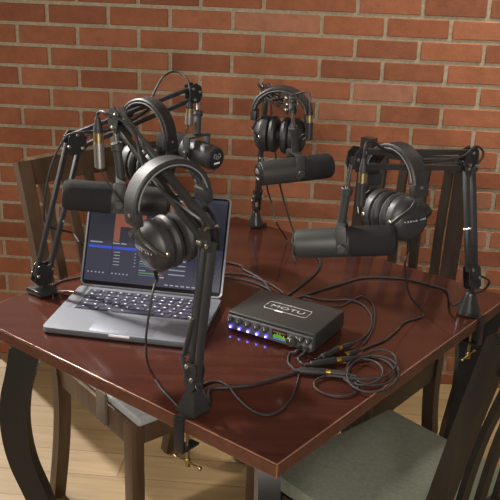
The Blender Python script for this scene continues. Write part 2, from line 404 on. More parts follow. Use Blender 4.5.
chair('dark slat-back chair by the brick wall at the right table edge', a2, q, CHAIRM, CUSHG, .03, 1.0, sw=.335, slats=4, rail=.5)
a3 = math.radians(132); f3 = V((math.cos(a3), math.sin(a3), 0)); l3 = V((-f3.y, f3.x, 0))
near = V((.33, 1.30, 0)); q = near-l3*.20+f3*.20
chair('dark slat-back chair with sage cushion in the lower right corner', a3, q, CHAIRD, CUSHG, .093, .972)

# ------------------------------------------------------------------ boom arms
def Zv(z): return V((0, 0, z))
ARMS = {}
def boom(key, label, base, out, elbow, head, kind, low=None, gap1=.013, gap2=.017, bw=.0115, rod=1, ep=1., fs=1., lb=1.):
    base = V((base.x, base.y, TOP)); out = V(out).normalized(); side = V((-out.y, out.x, 0))
    t = thing('boom_arm', label, 'microphone arm', base, 'black boom arms clamped to the table')
    Rb = Matrix((side, out, V((0, 0, 1)))).transposed()
    # distance from base to the table edge along out
    rel = base-TC; de = (.425 if abs(out.dot(E1)) > .7 else .456)-rel.dot(out)
    # foot
    g = G()
    if kind == 'cone':
        g.lathe([(a_*fs, r_*fs) for a_, r_ in ((0, .024), (.004, .0245), (.012, .0235), (.042, .0135), (.05, .0125), (.052, .011))], base+Zv(.003), (0, 0, 1), 32); lo = base+Zv(.075*fs)
    elif kind == 'pyramid':
        vs = []
        for z, w in ((0, .0215), (.005, .0215), (.034, .011), (.042, .009)):
            for a, b in ((-1, -1), (1, -1), (1, 1), (-1, 1)): vs.append(base+side*a*w+out*b*w+Zv(.003+z))
        fs = [(3, 2, 1, 0), (12, 13, 14, 15)]+[(i*4+k, i*4+(k+1) % 4, i*4+4+(k+1) % 4, i*4+4+k) for i in range(3) for k in range(4)]
        g._add(vs, fs); lo = base+Zv(.056)
    else:
        g.box(base+Zv(.009), (.05, .052, .012), Rb, .003); g.box(base-out*.022+Zv(.008), (.03, .02, .008), Rb, .002); lo = base+Zv(.035)
    g.build('foot', BLACK, t)
    if low is not None: lo = low
    # C clamp
    g = G(); w = .022
    e = base+out*(de+.006)
    g.bar(base-out*.01+Zv(.0017), e+Zv(.0017)+out*.002, w, .0032, (0, 0, 1), .0008)
    g.bar(e+Zv(.0033), e+Zv(-.068), .0045 if False else w, .0045, out, .0008)
    g.bar(e+Zv(-.066)+out*.002, e-out*(de+.012)+Zv(-.066), w, .004, (0, 0, 1), .0008)
    cl = g.build('clamp', PLATE, t)
    sp = e-out*(.022)
    g = G(); g.cyl(sp+Zv(-.031), sp+Zv(-.105), .0032, n=12); g.cyl(sp+Zv(-.0285), sp+Zv(-.033), .009, n=20)
    g.cyl(sp+Zv(-.10)-side*.03, sp+Zv(-.10)+side*.03, .0022, n=10); g.ball(sp+Zv(-.10)-side*.03, .0045); g.ball(sp+Zv(-.10)+side*.03, .0045); g.cyl(sp+Zv(-.093), sp+Zv(-.108), .0055, n=14)
    g.build('clamp_screw', BRASS, t)
    # lower arm
    hd = V((head.x-elbow.x, head.y-elbow.y, 0)).normalized()
    d1 = (elbow-lo).normalized(); n1 = (hd-hd.dot(d1)*d1).normalized(); s1 = d1.cross(n1)
    g = G(); g.cyl(base+Zv(.012), lo-d1*.006, .006, n=16); g.build('post', PIN if kind == 'none' else BLACK, t)
    bolts = []
    def plates(c, x, y, poly, off=.0085):
        gg = G()
        for k in (-1, 1): gg.prism(poly, c+x.cross(y)*k*off, x, y, .0022)
        return gg
    g = plates(lo, d1, n1, [(x_, y_*lb) for x_, y_ in ((-.012, -.012), (-.004, -.022), (.035, -.022), (.042, -.012), (.038, .0), (.042, .012), (.035, .022), (-.004, .022), (-.012, .012))])
    g.build('lower_bracket', PLATE, t); bolts += [(lo+d1*.012-n1*gap1, s1), (lo+d1*.03+n1*gap1, s1)]
    for k in (-1, 1):
        g = G(); g.bar(lo+n1*k*gap1+d1*(.008 if k < 0 else .026), elbow+n1*k*gap1-d1*.004, bw, bw, n1, .0012); g.build('lower_bar', BLACK, t)
    # link of the lower parallelogram with its short side rod
    q0 = lo+(elbow-lo)*.44+n1*rod*(gap1+.004); q1 = lo+(elbow-lo)*.16+n1*rod*(gap1+(.022 if kind == 'pyramid' else .006)); q2 = lo+d1*.012+n1*rod*(gap1-.002)
    g = G(); g.bar(q0+s1*.004, q1+s1*.004, .008, .008, n1, .001); g.build('side_rod', BLACK, t)
    g = G(); g.bar(q1+s1*.010, q2+s1*.010, .0025, .014, n1, .0008); g.build('side_link', PLATE, t); bolts += [(q0+s1*.003, s1*.55)]
    # elbow
    d2 = (head-elbow).normalized(); n2 = (V((0, 0, 1))-d2.z*d2).normalized(); s2 = d2.cross(n2)
    g = plates(elbow, hd, Zv(1), [(x_*ep, y_*ep) for x_, y_ in ((-.026, -.026), (-.022, .018), (-.01, .03), (.018, .026), (.03, .012), (.03, -.018), (.018, -.028), (-.014, -.032))], .0095)
    g.build('elbow_plate', PLATE, t)
    bolts += [(elbow+n1*gap1-d1*.01, s2), (elbow-n1*gap1-d1*.01, s2), (elbow+n2*gap2+d2*.006, s2), (elbow-n2*gap2+d2*.012, s2)]
    for k in (-1, 1):
        g = G(); g.bar(elbow+n2*k*gap2+d2*.004, head+n2*k*gap2*.8-d2*.004, bw, bw, n2, .0012); g.build('upper_bar', BLACK, t)
    # springs lying between the upper bars
    for k in (-1, 1):
        a = elbow+d2*.03+n2*.004*k; b = elbow+(head-elbow)*.62+n2*.004*k; x = n2; y = d2.cross(n2); m = 46
        g = G(); g.tube([a+(b-a)*i/(m*6)+(x*math.cos(i*math.pi/3)+y*math.sin(i*math.pi/3))*.0034+y*k*.0035 for i in range(m*6+1)], .0007, 4, 1); g.build('spring', PLATE, t)
    # head bracket
    g = plates(head, d2, n2, [(-.02, -.02), (-.014, .022), (.006, .024), (.02, .012), (.02, -.010), (.008, -.024)], .0095)
    g.box(head+d2*.008-n2*.006, (.014, .016, .022), Matrix((d2, s2, n2)).transposed(), .002)
    g.build('head_bracket', PLATE, t); bolts += [(head+n2*gap2*.8-d2*.006, s2), (head-n2*gap2*.8-d2*.006, s2), (head+d2*.012, s2)]
    for p, s in bolts:
        g = G(); g.cyl(p-s*.0135, p+s*.0135, .0021, n=10); 
        for k in (-1, 1): g.lathe([(0, .0042), (.002, .004), (.0032, .002)], p+s*k*.0115, s*k, 12)
        g.build('bolt', CHROME, t)
    ARMS[key] = dict(root=t, base=base, lo=lo, elbow=elbow, head=head, d1=d1, n1=n1, s1=s1, d2=d2, n2=n2, s2=s2)
    return t
boom('A', 'black boom arm clamped to the left table edge behind the laptop', TC-E1*.395+E2*((T(33, 289)-TC).dot(E2)), -E1, P(74, 142, 1.87), P(193, 93, 2.1), 'flat', gap1=.017, bw=.0095, ep=.85)
boom('B', 'nearest black boom arm with square foot in front of the laptop', T(193, 411), -E2, P(210, 238, 1.38), P(118, 119, 1.63), 'pyramid', gap1=.0095, gap2=.018, ep=.68, lb=.75)
boom('C', 'farthest black boom arm with cone foot on the back edge of the table', TC+E2*.426+E1*((T(262, 224)-TC).dot(E1)), E2, P(266, 92, 2.36), P(291, 104, 2.0), 'cone', gap1=.009, fs=.84, ep=.8)
boom('D', 'black boom arm with cone foot at the right corner of the table', T(468, 314), E1, P(469, 160, 1.91), P(357, 159, 1.62), 'cone', gap1=.013, gap2=.018)

# ------------------------------------------------------------------ microphones
def mic(label, rear, front, arm, stem_foot=None, yo=.46, up=None, cap_face=None, swap=False):
    rear, front = V(rear), V(front); ax = (front-rear).normalized(); L = (front-rear).length; r = .030
    up = V((0, 0, 1)) if up is None else V(up)
    z = (up-up.dot(ax)*ax).normalized(); y = z.cross(ax)
    head = ARMS[arm]['head']
    piv = rear+ax*L*yo; topj = piv+z*.046
    t = thing('studio_microphone', label, 'microphone', topj, 'dark grey studio microphones on boom arms')
    g = G(); g.lathe([(.004, .0255), (.006, .028), (.012, .0285), (.06, .0295), (L*.53, .030), (L*.535, .0285), (L*.56, .0285)], rear, ax, 40); body = g.build('body', MIC, t)
    g = G(); g.lathe([(-.002, .018), (-.001, .0235), (.001, .0258), (.006, .0262)], rear, ax, 36); cap = g.build('end_cap', PLATE, t)
    g = G(); mz, my = z, -y                     # printed crest and name on the end cap
    o = rear-ax*.0024
    g.box(o-mz*.010, (.018, .0008, .004), Matrix((my, ax, mz)).transposed())
    g.build('printed_mark', MARK, cap)
    g = G()
    for k in (-1, 1): g.tube([o+mz*.011+my*k*.002, o+mz*.012+my*k*.008, o+mz*.006+my*k*.011, o+mz*.001+my*k*.007], .0007, 6)
    g.tube([o+mz*.004+my*.004*math.cos(i*math.pi/4)+mz*.004*math.sin(i*math.pi/4) for i in range(8)], .0006, 6, closed=True)
    g.build('printed_crest', GREYMARK, cap)
    a = L*.54
    g = G(); g.lathe([(a, .026), (a+.001, .0295), (a+.004, .0303), (L-.016, .0303), (L-.007, .0285), (L-.002, .024), (L, .015)], rear, ax, 40); g.build('windscreen', FOAM, t)
    g = G()
    for k in (-1, 1):
        g.bar(piv+y*k*.033-z*.013, piv+y*k*.033+z*.041, .021, .0035, y, .0012)
    g.bar(piv-y*.0348+z*.041, piv+y*.0348+z*.041, .019, .0045, z, .0015)
    g.build('yoke', MIC, t)
    for k in (-1, 1):
        g = G(); g.cyl(piv+y*k*.0345, piv+y*k*.0435, .0085, .008, 20, .001); g.cyl(piv+y*k*.0298, piv+y*k*.0346, .0035, n=12); g.build('yoke_knob', MIC, t)
    sv = head+ARMS[arm]['d2']*.018-V((0, 0, .012))-topj
    d = sv.normalized(); l = sv.length
    p0 = piv+z*.042
    g = G(); g.cyl(p0, p0+d*l*.55, .0085, n=20, bev=.001); g.cyl(p0+d*l*.50, p0+d*l*.64, .0115, n=20, bev=.0015); g.build('mount_tube', MIC, t)
    g = G(); g.cyl(p0+d*l*.62, p0+d*(l+.006), .0045, n=16); g.build('stud', PIN, t)
    return t, piv, topj, ax, y, z
MA = mic('studio microphone pointing its printed end forward against the bricks left of centre', P(216.5, 159, 2.02), P(163, 140, 2.15), 'A', yo=.36)
MB_ = mic('studio microphone hanging over the left half of the laptop screen', P(169, 203, 1.66), P(62, 194, 1.63), 'B', yo=.47)
MC = mic('studio microphone at the centre back in front of the brick wall', P(258, 174, 1.985), P(332, 165, 2.045), 'C', yo=.5)
MD = mic('studio microphone at the right, hanging above the bare tabletop', P(294, 244, 1.635), P(397, 239.5, 1.605), 'D', yo=.48)

# ------------------------------------------------------------------ headphones
def headphones(label, hang, axis, cord_pts, cuff=0, tilt=0., yawrest=0., swing=0., cord_r=.0022, a=.069, b=.078, drop=-.148, scale=1., gap=0.):
    X = V(axis).normalized(); Z = V((0, 0, 1)); Y = Z.cross(X).normalized(); Z = X.cross(Y).normalized()
    M = Matrix((X, Y, Z)).transposed().to_4x4(); M = Matrix.Translation(hang) @ M @ Matrix.Rotation(tilt, 4, 'Y') @ Matrix.Rotation(swing, 4, 'X') @ Matrix.Scale(scale, 4)
    t = thing('studio_headphones', label, 'headphones', hang, 'black closed studio headphones hung over boom arms')
    zc = -b
    N = 28
    arch = [V((-a*math.cos(math.pi*i/N), 0, zc+b*math.sin(math.pi*i/N))) for i in range(N+1)]
    def sec(w, n0, n1, rd=.003):
        return [(-w, n0+rd), (-w+rd, n0), (w-rd, n0), (w, n0+rd), (w, n1-rd), (w-rd, n1), (-w+rd, n1), (-w, n1-rd)]
    g = G(M); g.sweep(arch, (0, 1, 0), sec(.0185, .000, .0095)); band = g.build('headband', LEATHER, t)
    inner = arch[3:-3]
    g = G(M); g.sweep(inner, (0, 1, 0), sec(.015, -.006, .001)); 
    g.build('headband_pad', LEATHER, t)
    for s in (-1, 1):
        g = G(M); g.tube([p+V((0, .0185*s, 0))+(p-V((0, 0, zc))).normalized()*-.0115*0 + (V((p.x/a, 0, (p.z-zc)/b)).normalized())*(-.0105 if False else .0) for p in arch[1:-1]], .0015, 6, 2)
        g.build('headband_piping', STITCH, band)
    for s in (-1, 1):
        g = G(M); g.box((s*(a+.002), 0, zc-.010), (.0155, .039, .026), None, .003); sl = g.build('slider_housing', CUP, t)
        g = G(M); g.lathe([(0, .0035), (.0012, .0032), (.002, .0015)], (s*(a+.0095), .0, zc-.004), (s, 0, 0), 12)
        g.build('screw', CHROME, sl)
        g = G(M); g.box((s*(a-.001), 0, zc-.030), (.0028, .020, .024), None, .0006); g.build('slider', GUN, t)
        # yoke: inverted V reaching the front and back pivots of the cup
        cc = V((s*(.045+gap), 0, drop))
        for k in (-1, 1):
            pts = spline([V((s*(a-.001), k*.004, zc-.032)), V((s*(a+.002), k*.020, zc-.045)), V((s*(.062+gap), k*.040, drop+.012)), V((s*(.050+gap), k*.0485, drop-.001))], 6)
            g = G(M); g.sweep(pts, (0, 1, .6*k), [(-.0045, -.0014), (.0045, -.0014), (.0045, .0014), (-.0045, .0014)]); g.build('yoke', GUN if s == cuff else CUP, t)
        g = G(M); g.lathe([(-.020+.0, .040), (-.018, .0465), (-.004, .0475), (.001, .046), (.004, .043), (.012, .038), (.0165, .028), (.018, .014), (.0183, 0)], cc, (s, 0, 0), 44)
        cup = g.build('ear_cup', CUP, t)
        for k in (-1, 1):
            g = G(M); g.lathe([(0, .0045), (.003, .0045), (.0045, .003)], cc+V((-s*.004, k*.0455, 0)), (0, k, 0), 14); g.build('pivot', CHROME, cup)
        # lettered strip across the outside of the cup
        R = 20
        strip = [cc+V((s*(.0195-.017*abs(u)**2.6), u*.0465, .0)) for u in [-1+2*i/R for i in range(R+1)]]
        g = G(M); g.sweep(strip, (0, 0, 1), [(-.0035, -.0012), (.0035, -.0012), (.0035, .0012), (-.0035, .0012)]); st = g.build('cup_strip', CUP, cup)
        g = G(M)
        for i in range(9):
            u = -.56+.14*i
            if i == 5: continue
            g.box(cc+V((s*(.0195-.017*abs(u)**2.6+.0014), u*.0465, 0)), (.0008, .0036, .0036 if i % 3 else .0026))
        g.build('strip_lettering', GREYMARK, st)
        # pad: soft ring with small pleats
        g = G(M); prof = []; n = 48; vs = []; fs = []; m = 10
        pc = V((s*(.0135+gap), 0, drop))
        for i in range(n):
            t_ = 2*math.pi*i/n; pl = 1+.02*math.cos(i*math.pi)
            for j in range(m):
                p_ = 2*math.pi*j/m; rr = .0355+.0125*math.cos(p_)*pl; vs.append(pc+V((.0115*math.sin(p_)*pl, rr*math.cos(t_), rr*math.sin(t_))))
        for i in range(n):
            for j in range(m): fs.append((i*m+j, ((i+1) % n)*m+j, ((i+1) % n)*m+(j+1) % m, i*m+(j+1) % m))
        g._add(vs, fs); g.build('ear_pad', LEATHER, t)
        g = G(); g.cyl(M @ V((.045+gap, 0, drop-.042)), M @ V((.045+gap, 0, drop-.067)), .0042, .003, 12); g.build('strain_relief', CORD, t)
    if cord_pts:
        g = G(); g.tube([M @ V((.045+gap, 0, drop-.064))]+cord_pts, cord_r, 8, 8); g.build('cord', CORD, t)
    return t, M

# ------------------------------------------------------------------ plugs and the coil on the table
CZ = TOP+.0028
def tp(*uv, z=CZ): return [T(u, v, z) for u, v in uv]
def plug_parts(t, p0, p1, rb=.0062):
    """headphone plug seated in a socket: p0 socket cable end, p1 plug cable end"""
    p0, p1 = V(p0), V(p1); d = (p1-p0).normalized(); l = (p1-p0).length
    return d, l
def socket(label, p0, p1, cord):           # extension lead: cord + socket barrel
    p0, p1 = V(p0), V(p1); d = (p1-p0).normalized(); l = (p1-p0).length
    t = thing('extension_lead', label, 'cable', p0, 'short extension leads plugged into the audio interface')
    g = G(); g.lathe([(-.014, .0032), (-.002, .0042), (0, .0068), (l-.002, .0074), (l, .006)], p0, d, 18); g.build('socket', CORD, t)
    g = G(); g.tube(cord+[p0-d*.013], .0021, 8, 8); g.build('cord', CORD, t)
    return t
def plug(t, p0, p1, ring=.009):            # plug of a headphone cord, gold collar first
    p0, p1 = V(p0), V(p1); d = (p1-p0).normalized(); l = (p1-p0).length
    g = G(); g.lathe([(0, .0062), (ring*.45, .0068), (ring*.5, .0058), (ring, .0064)], p0, d, 18); g.build('plug_collar', GOLD, t)
    g = G(); g.lathe([(ring, .0058), (ring+.003, .006), (l*.7, .0056), (l, .003)], p0, d, 18); g.build('plug_grip', CORD, t)

PZ = TOP+.0085
def bend(A_, key): return A_
A, B, C_, D = ARMS['A'], ARMS['B'], ARMS['C'], ARMS['D']

# headphones B
hb = B['elbow']+(B['head']-B['elbow'])*.50+B['n2']*(.018*.9+.0065)+V((0, 0, .002))
perpB = V((-B['d2'].y, B['d2'].x, 0)).normalized()
if perpB.y > 0: perpB = -perpB
cordB = [P(152, 296, 1.42), P(146, 340, 1.42)]+tp((149, 368), (160, 386), (174, 402), (180, 412))[0:3]
cordB += tp((183, 410), (190, 398), (203, 385), (216, 381), (228, 386), (237, 397), (250, 409), (265, 415), (280, 411), (291, 399), (296.5, 386), (299, 374.5))
hB, MBm = headphones('nearest headphones hung in front of the laptop screen', hb, perpB, cordB, cuff=1, tilt=math.radians(8), b=.066, drop=-.139, scale=1.05)
# headphones D
hd_ = D['elbow']+(D['head']-D['elbow'])*.71+D['n2']*(.018*.9+.0065)+V((0, 0, .002))
perpD = V((-D['d2'].y, D['d2'].x, 0)).normalized()
if perpD.y > 0: perpD = -perpD
perpD = (perpD+V((-.15, -.18, 0))).normalized()
cordD = [P(405, 262, 1.63), P(406, 280, 1.70), P(410, 296, 1.755), P(418, 306, 1.79)]+tp((424, 315), (418, 318), (405, 322), (397, 330), (385, 340), (370, 346), (362, 350))
hD, MDm = headphones('headphones hung over the boom arm on the right', hd_, perpD, cordD, b=.066, drop=-.138, tilt=math.radians(-6))
# headphones C
hc = C_['elbow']+(C_['head']-C_['elbow'])*.68+C_['n2']*(.017*.9+.0065)+V((0, 0, .002))
perpC = V((-C_['d2'].y, C_['d2'].x, 0)).normalized()
perpC = V((.96, -.26, 0))
cordC = [P(268, 178, 2.2), P(272, 205, 2.25), P(276, 222, 2.1)]+tp((272, 236), (280, 256), (285, 276), (300, 292), (330, 300), (347, 298), (352, 294)) 
hC, MCm = headphones('farthest headphones hung at the centre back against the bricks', hc, perpC, cordC[:3]+tp((287, 240), (296, 262)), drop=-.118, gap=.003, scale=.94, b=.060)
# headphones A
ha = A['elbow']+(A['head']-A['elbow'])*.60+A['n2']*(.017*.9+.0065)+V((0, 0, .002))
perpA = V((-A['d2'].y, A['d2'].x, 0)).normalized()
perpA = V((.82, -.57, 0))
hA, MAm = headphones('headphones hung behind the laptop lid on the left boom arm', ha, perpA, [])

# ------------------------------------------------------------------ laptop
lang = math.radians(-9.6); LX = V((math.cos(lang), math.sin(lang), 0)); LY = V((-LX.y, LX.x, 0)); LZ = V((0, 0, 1))
fl = T(41.5, 332, .753); W, Dp = .337, .228
RL = Matrix((LX, LY, LZ)).transposed()
def lp(a, b, z): return fl+LX*a+LY*b+V((0, 0, TOP+z-fl.z))
lap = thing('laptop', 'open grey aluminium laptop showing recording software on the screen', 'laptop', lp(W/2, Dp/2, 0))
def rrect(w, h, r, n=6):
    pts = []
    for cx, cy, a0 in ((w-r, h-r, 0), (r, h-r, 90), (r, r, 180), (w-r, r, 270)):
        for i in range(n+1):
            t = math.radians(a0+90*i/n); pts.append((cx+r*math.cos(t), cy+r*math.sin(t)))
    return pts
g = G(); pr_ = rrect(W, Dp, .012)
n = len(pr_); cx, cy = W/2, Dp/2; vs = []; fs = []
for z, s in ((.0025, .985), (.0045, .997), (.0135, 1.0), (.0150, .998)):
    for x, y in pr_: vs.append(lp(cx+(x-cx)*s, cy+(y-cy)*s, z))
for i in range(3):
    for k in range(n): fs.append((i*n+k, i*n+(k+1) % n, i*n+n+(k+1) % n, i*n+n+k))
fs += [tuple(range(n-1, -1, -1)), tuple(range(3*n, 4*n))]
g._add(vs, fs); base = g.build('base', ALU, lap)
g = G(); 
for x in (.03, W-.03):
    for y in (.025, Dp-.025): g.cyl(lp(x, y, 0), lp(x, y, .003), .007, n=16)
g.build('foot', KEYWELL, base)
g = G(); g.box(lp(W/2, .158-.0, .0152), (.272, .108, .0006), RL); kb = g.build('keyboard_well', KEYWELL, base)
g = G(); rows = 6
y0, y1 = .106, .210
kh = (y1-y0)/6
for r in range(6):
    yy = y0+kh*(r+.5); xs = []
    if r == 0: ws = [.9, .9, .9, 1.2, 5.4, 1.2, .9, .9, .9, .9]
    elif r == 1: ws = [2.3]+[1]*10+[2.3]
    elif r == 2: ws = [1.8]+[1]*11+[1.8]
    elif r == 3: ws = [1.5]+[1]*13
    elif r == 4: ws = [1]*13+[1.5]
    else: ws = [1.5]+[1]*13
    tot = sum(ws); x = W/2-.134
    for w in ws:
        ww = .268*w/tot
        g.box(lp(x+ww/2, yy, .0162), (ww-.0032, kh-.0032, .0018), RL, .0006, 0, 1); x += ww
g.build('keys', KEYCAP, kb)
g = G()                                              # printed legends of the keys
for r in range(6):
    yy = y0+kh*(r+.5)
    cnt = [9, 11, 12, 13, 13, 13][r]
    for i in range(cnt):
        if r == 0 and 3 < i < 6: continue
        g.box(lp(W/2-.134+.268*(i+.5)/cnt, yy+random.uniform(-.002, .002), .01735), (.003+random.random()*.002, .0028, .0003), RL)
g.build('key_legends', MARK, kb)
g = G(); g.box(lp(W/2, .05, .0151), (.138, .085, .0006), RL, .0002); g.build('trackpad', ALUD, base)
g = G(); g.box(lp(W/2, .0009, .0125), (.045, .0036, .0046), RL, .0008); g.build('finger_notch', mat('notch_bright', (.85, .86, .9), .3, .3, .03), base)
g = G()
for sx in (-1, 1):
    g.box(lp(W/2+sx*.149, .158, .0151), (.009, .10, .0004), RL)
g.build('speaker_grille', ALUD, base)
g = G(); g.cyl(lp(.03, Dp+.001, .0135), lp(W-.03, Dp+.001, .0135), .005, n=16); g.build('hinge', KEYWELL, base)
tilt = math.radians(66); LH = .230
LU = LY*math.cos(tilt)+LZ*math.sin(tilt); LN = LX.cross(LU)           # LN faces the back... front face is -LN? 
if LN.y > 0: LN = -LN
hin = lp(0, Dp-.001, .0165)
def ld(a, b, o=0): return hin+LX*a+LU*b+LN*o
g = G(); pl = rrect(W, LH, .012); n = len(pl); vs = []
for o, s in ((-.0048, .985), (-.003, 1), (-.0004, 1), (0, .996)):
    for x, y in pl: vs.append(ld(W/2+(x-W/2)*s, LH/2+(y-LH/2)*s, o))
fs = [(i*n+k, i*n+(k+1) % n, i*n+n+(k+1) % n, i*n+n+k) for i in range(3) for k in range(n)]+[tuple(range(n-1, -1, -1)), tuple(range(3*n, 4*n))]
g._add(vs, fs); lid = g.build('lid', ALU, lap)
RS = Matrix((LX, LU, LN)).transposed()
g = G(); g.prism([(x-W/2, y-LH/2) for x, y in [(.004+p[0], .004+p[1]) for p in rrect(W-.008, LH-.008, .009)]], ld(W/2, LH/2, .0003), LX, LU, .0006); g.build('bezel', BEZEL, lid)
# screen with the recording software (one flat panel of coloured fields)
SC_ = [emit('screen_navy', (.035, .04, .085), .6), emit('screen_dark', (.012, .016, .042), .55), emit('screen_blue', (.02, .07, .6), .9), emit('screen_text', (.4, .42, .5), .8),
       emit('screen_green', (.10, .24, .06), .8), emit('screen_olive', (.28, .26, .05), .8), emit('screen_red', (.35, .05, .04), .8), emit('screen_brick', (.30, .085, .05), .8), emit('screen_sky', (.05, .2, .5), .8)]
sx0, sy0, SW, SH = .008, .013, W-.016, LH-.021
g = G()
def fld(s0, t0, s1, t1, mi, o=.0009):
    g.box(ld(sx0+SW*(s0+s1)/2, sy0+SH*(t0+t1)/2, o), (SW*(s1-s0), SH*(t1-t0), .0003), RS, 0, mi)
fld(0, 0, 1, 1, 0, .0007)
fld(0, .45, 1, .965, 1); fld(.0, .965, 1, 1, 0)
fld(.19, .45, .70, .95, 7, .0011); fld(.235, .45, .36, .62, 1, .0012); fld(.42, .45, .6, .8, 1, .0012)
fld(.19, .95, .7, .965, 3, .0011)
for a, b in ((.02, .11), (.19, .24), (.25, .29), (.40, .48), (.62, .68), (.82, .9)): fld(a, .425, b, .437, 3)
fld(.01, .365, .185, .395, 2); fld(.195, .365, .38, .395, 2)
for a in (.185, .385, .60, .80): fld(a, .08, a+.004, .44, 1)
for i in range(5): fld(.205, .33-.035*i, .25, .338-.035*i, 3); fld(.36, .33-.035*i, .37, .338-.035*i, 3)
for i in range(5): fld(.02+.028*i, .09, .032+.028*i, .102, 3); fld(.20+.028*i, .09, .212+.028*i, .102, 3)
for k in range(3):
    y = .325-.1*k
    fld(.40, y+.03, .45, y+.038, 3); fld(.40, y, .50, y+.015, 4); fld(.50, y, .55, y+.015, 5); fld(.55, y, .575, y+.015, 6); fld(.40, y-.022, .52, y-.014, 8); fld(.56, y-.03, .59, y-.015, 3)
for i in range(5): fld(.62, .34-.05*i, .74, .35-.05*i, 3); fld(.82, .34-.05*i, .96, .36-.05*i, 1)
for i in range(9): fld(.60+.04*i, .02, .625+.04*i, .032, 3)
g.build('screen', SC_, lid)

# ------------------------------------------------------------------ audio interface
iang = math.radians(-30.0); IX = V((math.cos(iang), math.sin(iang), 0)); IY = V((-IX.y, IX.x, 0)); RI = Matrix((IX, IY, LZ)).transposed()
ifl = T(226, 329, .7525); IW, ID, IH = .208, .146, .040
def ip(a, b, z): return V((ifl.x, ifl.y, TOP))+IX*a+IY*b+V((0, 0, z))
itf = thing('audio_interface', 'black audio interface box with a row of blue lit buttons on the table', 'audio interface', ip(IW/2, ID/2, 0))
z0, z1 = .004, .004+IH
g = G(); g.box(ip(IW/2, ID/2+.004, (z0+z1)/2), (IW, ID-.004, IH), RI, .005, 0, 3); ch = g.build('case', CHASSIS, itf)
g = G()
for x in (.02, IW-.02):
    for y in (.025, ID-.02): g.cyl(ip(x, y, 0), ip(x, y, .005), .008, n=16)
g.build('foot', CORD, itf)
g = G(); g.box(ip(IW/2, .003, (z0+z1)/2-.002), (IW-.006, .006, IH-.010), RI, .0015); fp = g.build('front_panel', PANEL, itf)
g = G(); g.box(ip(.058, -.0005, (z0+z1)/2-.001), (.104, .001, IH-.016), RI, .0003); g.build('control_strip', SILVER if False else PANEL, fp)
for i in range(5):
    x = .013+.0215*i
    g = G(); c = ip(x, -.001, .031); g.lathe([(0, .0072), (.010, .0066), (.011, .0055)], c, -IY, 20); g.box(c-IY*.0112+V((0, 0, .0028)), (.0012, .0008, .005), RI); k = g.build('gain_knob', KNOB, itf)
    g = G(); g.box(c-IY*.0116+V((0, 0, .0022)), (.0013, .0006, .0045), RI); g.build('pointer', MARK, k)
    g = G(); g.box(ip(x, -.0025, .0135), (.006, .004, .0062), RI, .001); bt = g.build('input_button', emit('blue_led', (.07, .05, 1.0), 6.0, (.05, .05, .2)), itf)
    g = G(); g.box(ip(x, -.0047, .0135), (.0026, .0006, .0024), RI); g.build('led', emit('white_blue_led', (.4, .45, 1.0), 18.0), bt)
g = G(); g.box(ip(.130, -.0012, .024), (.034, .002, .021), RI, .0005); ds = g.build('display', BEZEL, itf)
g = G()
for i in range(10):
    h = .005+.008*random.random(); x = .1165+.003*i
    g.box(ip(x, -.0024, .0165+h/2), (.0020, .0004, h), RI, 0, 0 if i < 6 else 1)
    g.box(ip(x, -.0024, .0305), (.0020, .0004, .0035), RI, 0, 2)
g.box(ip(.130, -.0024, .0150), (.031, .0004, .0012), RI, 0, 3)
g.build('level_meters', [emit('meter_green', (.15, .5, .08), .9), emit('meter_lime', (.3, .5, .06), .9), emit('meter_orange', (.4, .16, .04), .6), emit('meter_blue', (.05, .25, .8), 1.2)], ds)
g = G(); c = ip(.163, -.001, .024); g.lathe([(0, .0125), (.003, .0125), (.004, .0108), (.016, .0102), (.0175, .009)], c, -IY, 28); k = g.build('volume_knob', GUN, itf)
g = G(); g.box(c-IY*.0178+V((0, 0, .006)), (.0014, .0006, .006), RI); g.build('pointer', MARK, k)
for x in (.183, .1985):
    g = G(); g.lathe([(0, .0066), (.011, .006), (.012, .005)], ip(x, -.001, .032), -IY, 20); k = g.build('headphone_knob', KNOB, itf)
    g = G(); g.box(ip(x, -.0134, .034), (.0013, .0006, .0045), RI); g.build('pointer', MARK, k)
    g = G(); g.lathe([(0, .007), (.003, .007), (.003, .004), (.0031, .0)], ip(x, -.001, .0135), -IY, 18); g.build('headphone_jack', SILVER, itf)
# badge on the lid of the case
g = G(); bw, bh = .102, .036
bc = ip(IW*.50, ID*.56, z1+.0004)
def bp_(x, y): return bc+IX*x+IY*y
fr = [bp_(x-bw/2, y-bh/2) for x, y in rrect(bw, bh, .006, 4)]
g.tube(fr, .0008, 6, 1, closed=True)
g.text('MOTU', bp_(0, .0), IX, IY, .0165, .0003, 0, 1.7)
g.build('badge', GREYMARK, ch)
g = G(); g.box(bp_(-.012, -bh/2-.001), (.018, .005, .0006), RI); g.build('badge_tag', MARK, ch)
g = G()
for i in range(7): g.cyl(ip(.022+.026*i, ID, .024), ip(.022+.026*i, ID+.006, .024), .006, n=14)
g.build('rear_jacks', SILVER, itf)

# ------------------------------------------------------------------ extension leads, plugs, coil
def front_jack(x): return [ip(x, -.004, .0135), ip(x, -.026, .0135)]
j1 = front_jack(.183); j2 = front_jack(.1985)
s1a, s1b = T(300, 370.5, PZ), T(326, 372, PZ)
e1_ = socket('lead from the audio interface ending at the nearest gold ringed plug', s1a, s1b, [j1[0], j1[1], *tp((290, 353), (288, 362), (293, 368), z=CZ)])
g = G(); g.cyl(j1[0], j1[1], .0045, .003, 14); g.build('plug_grip', CORD, e1_)
s2a, s2b = T(311, 364.5, PZ), T(336, 360.5, PZ)
e2_ = socket('lead from the audio interface ending at the second gold ringed plug', s2a, s2b, [j2[0], j2[1], *tp((298, 358), (301, 363), (306, 365), z=CZ)])
g = G(); g.cyl(j2[0], j2[1], .0045, .003, 14); g.build('plug_grip', CORD, e2_)
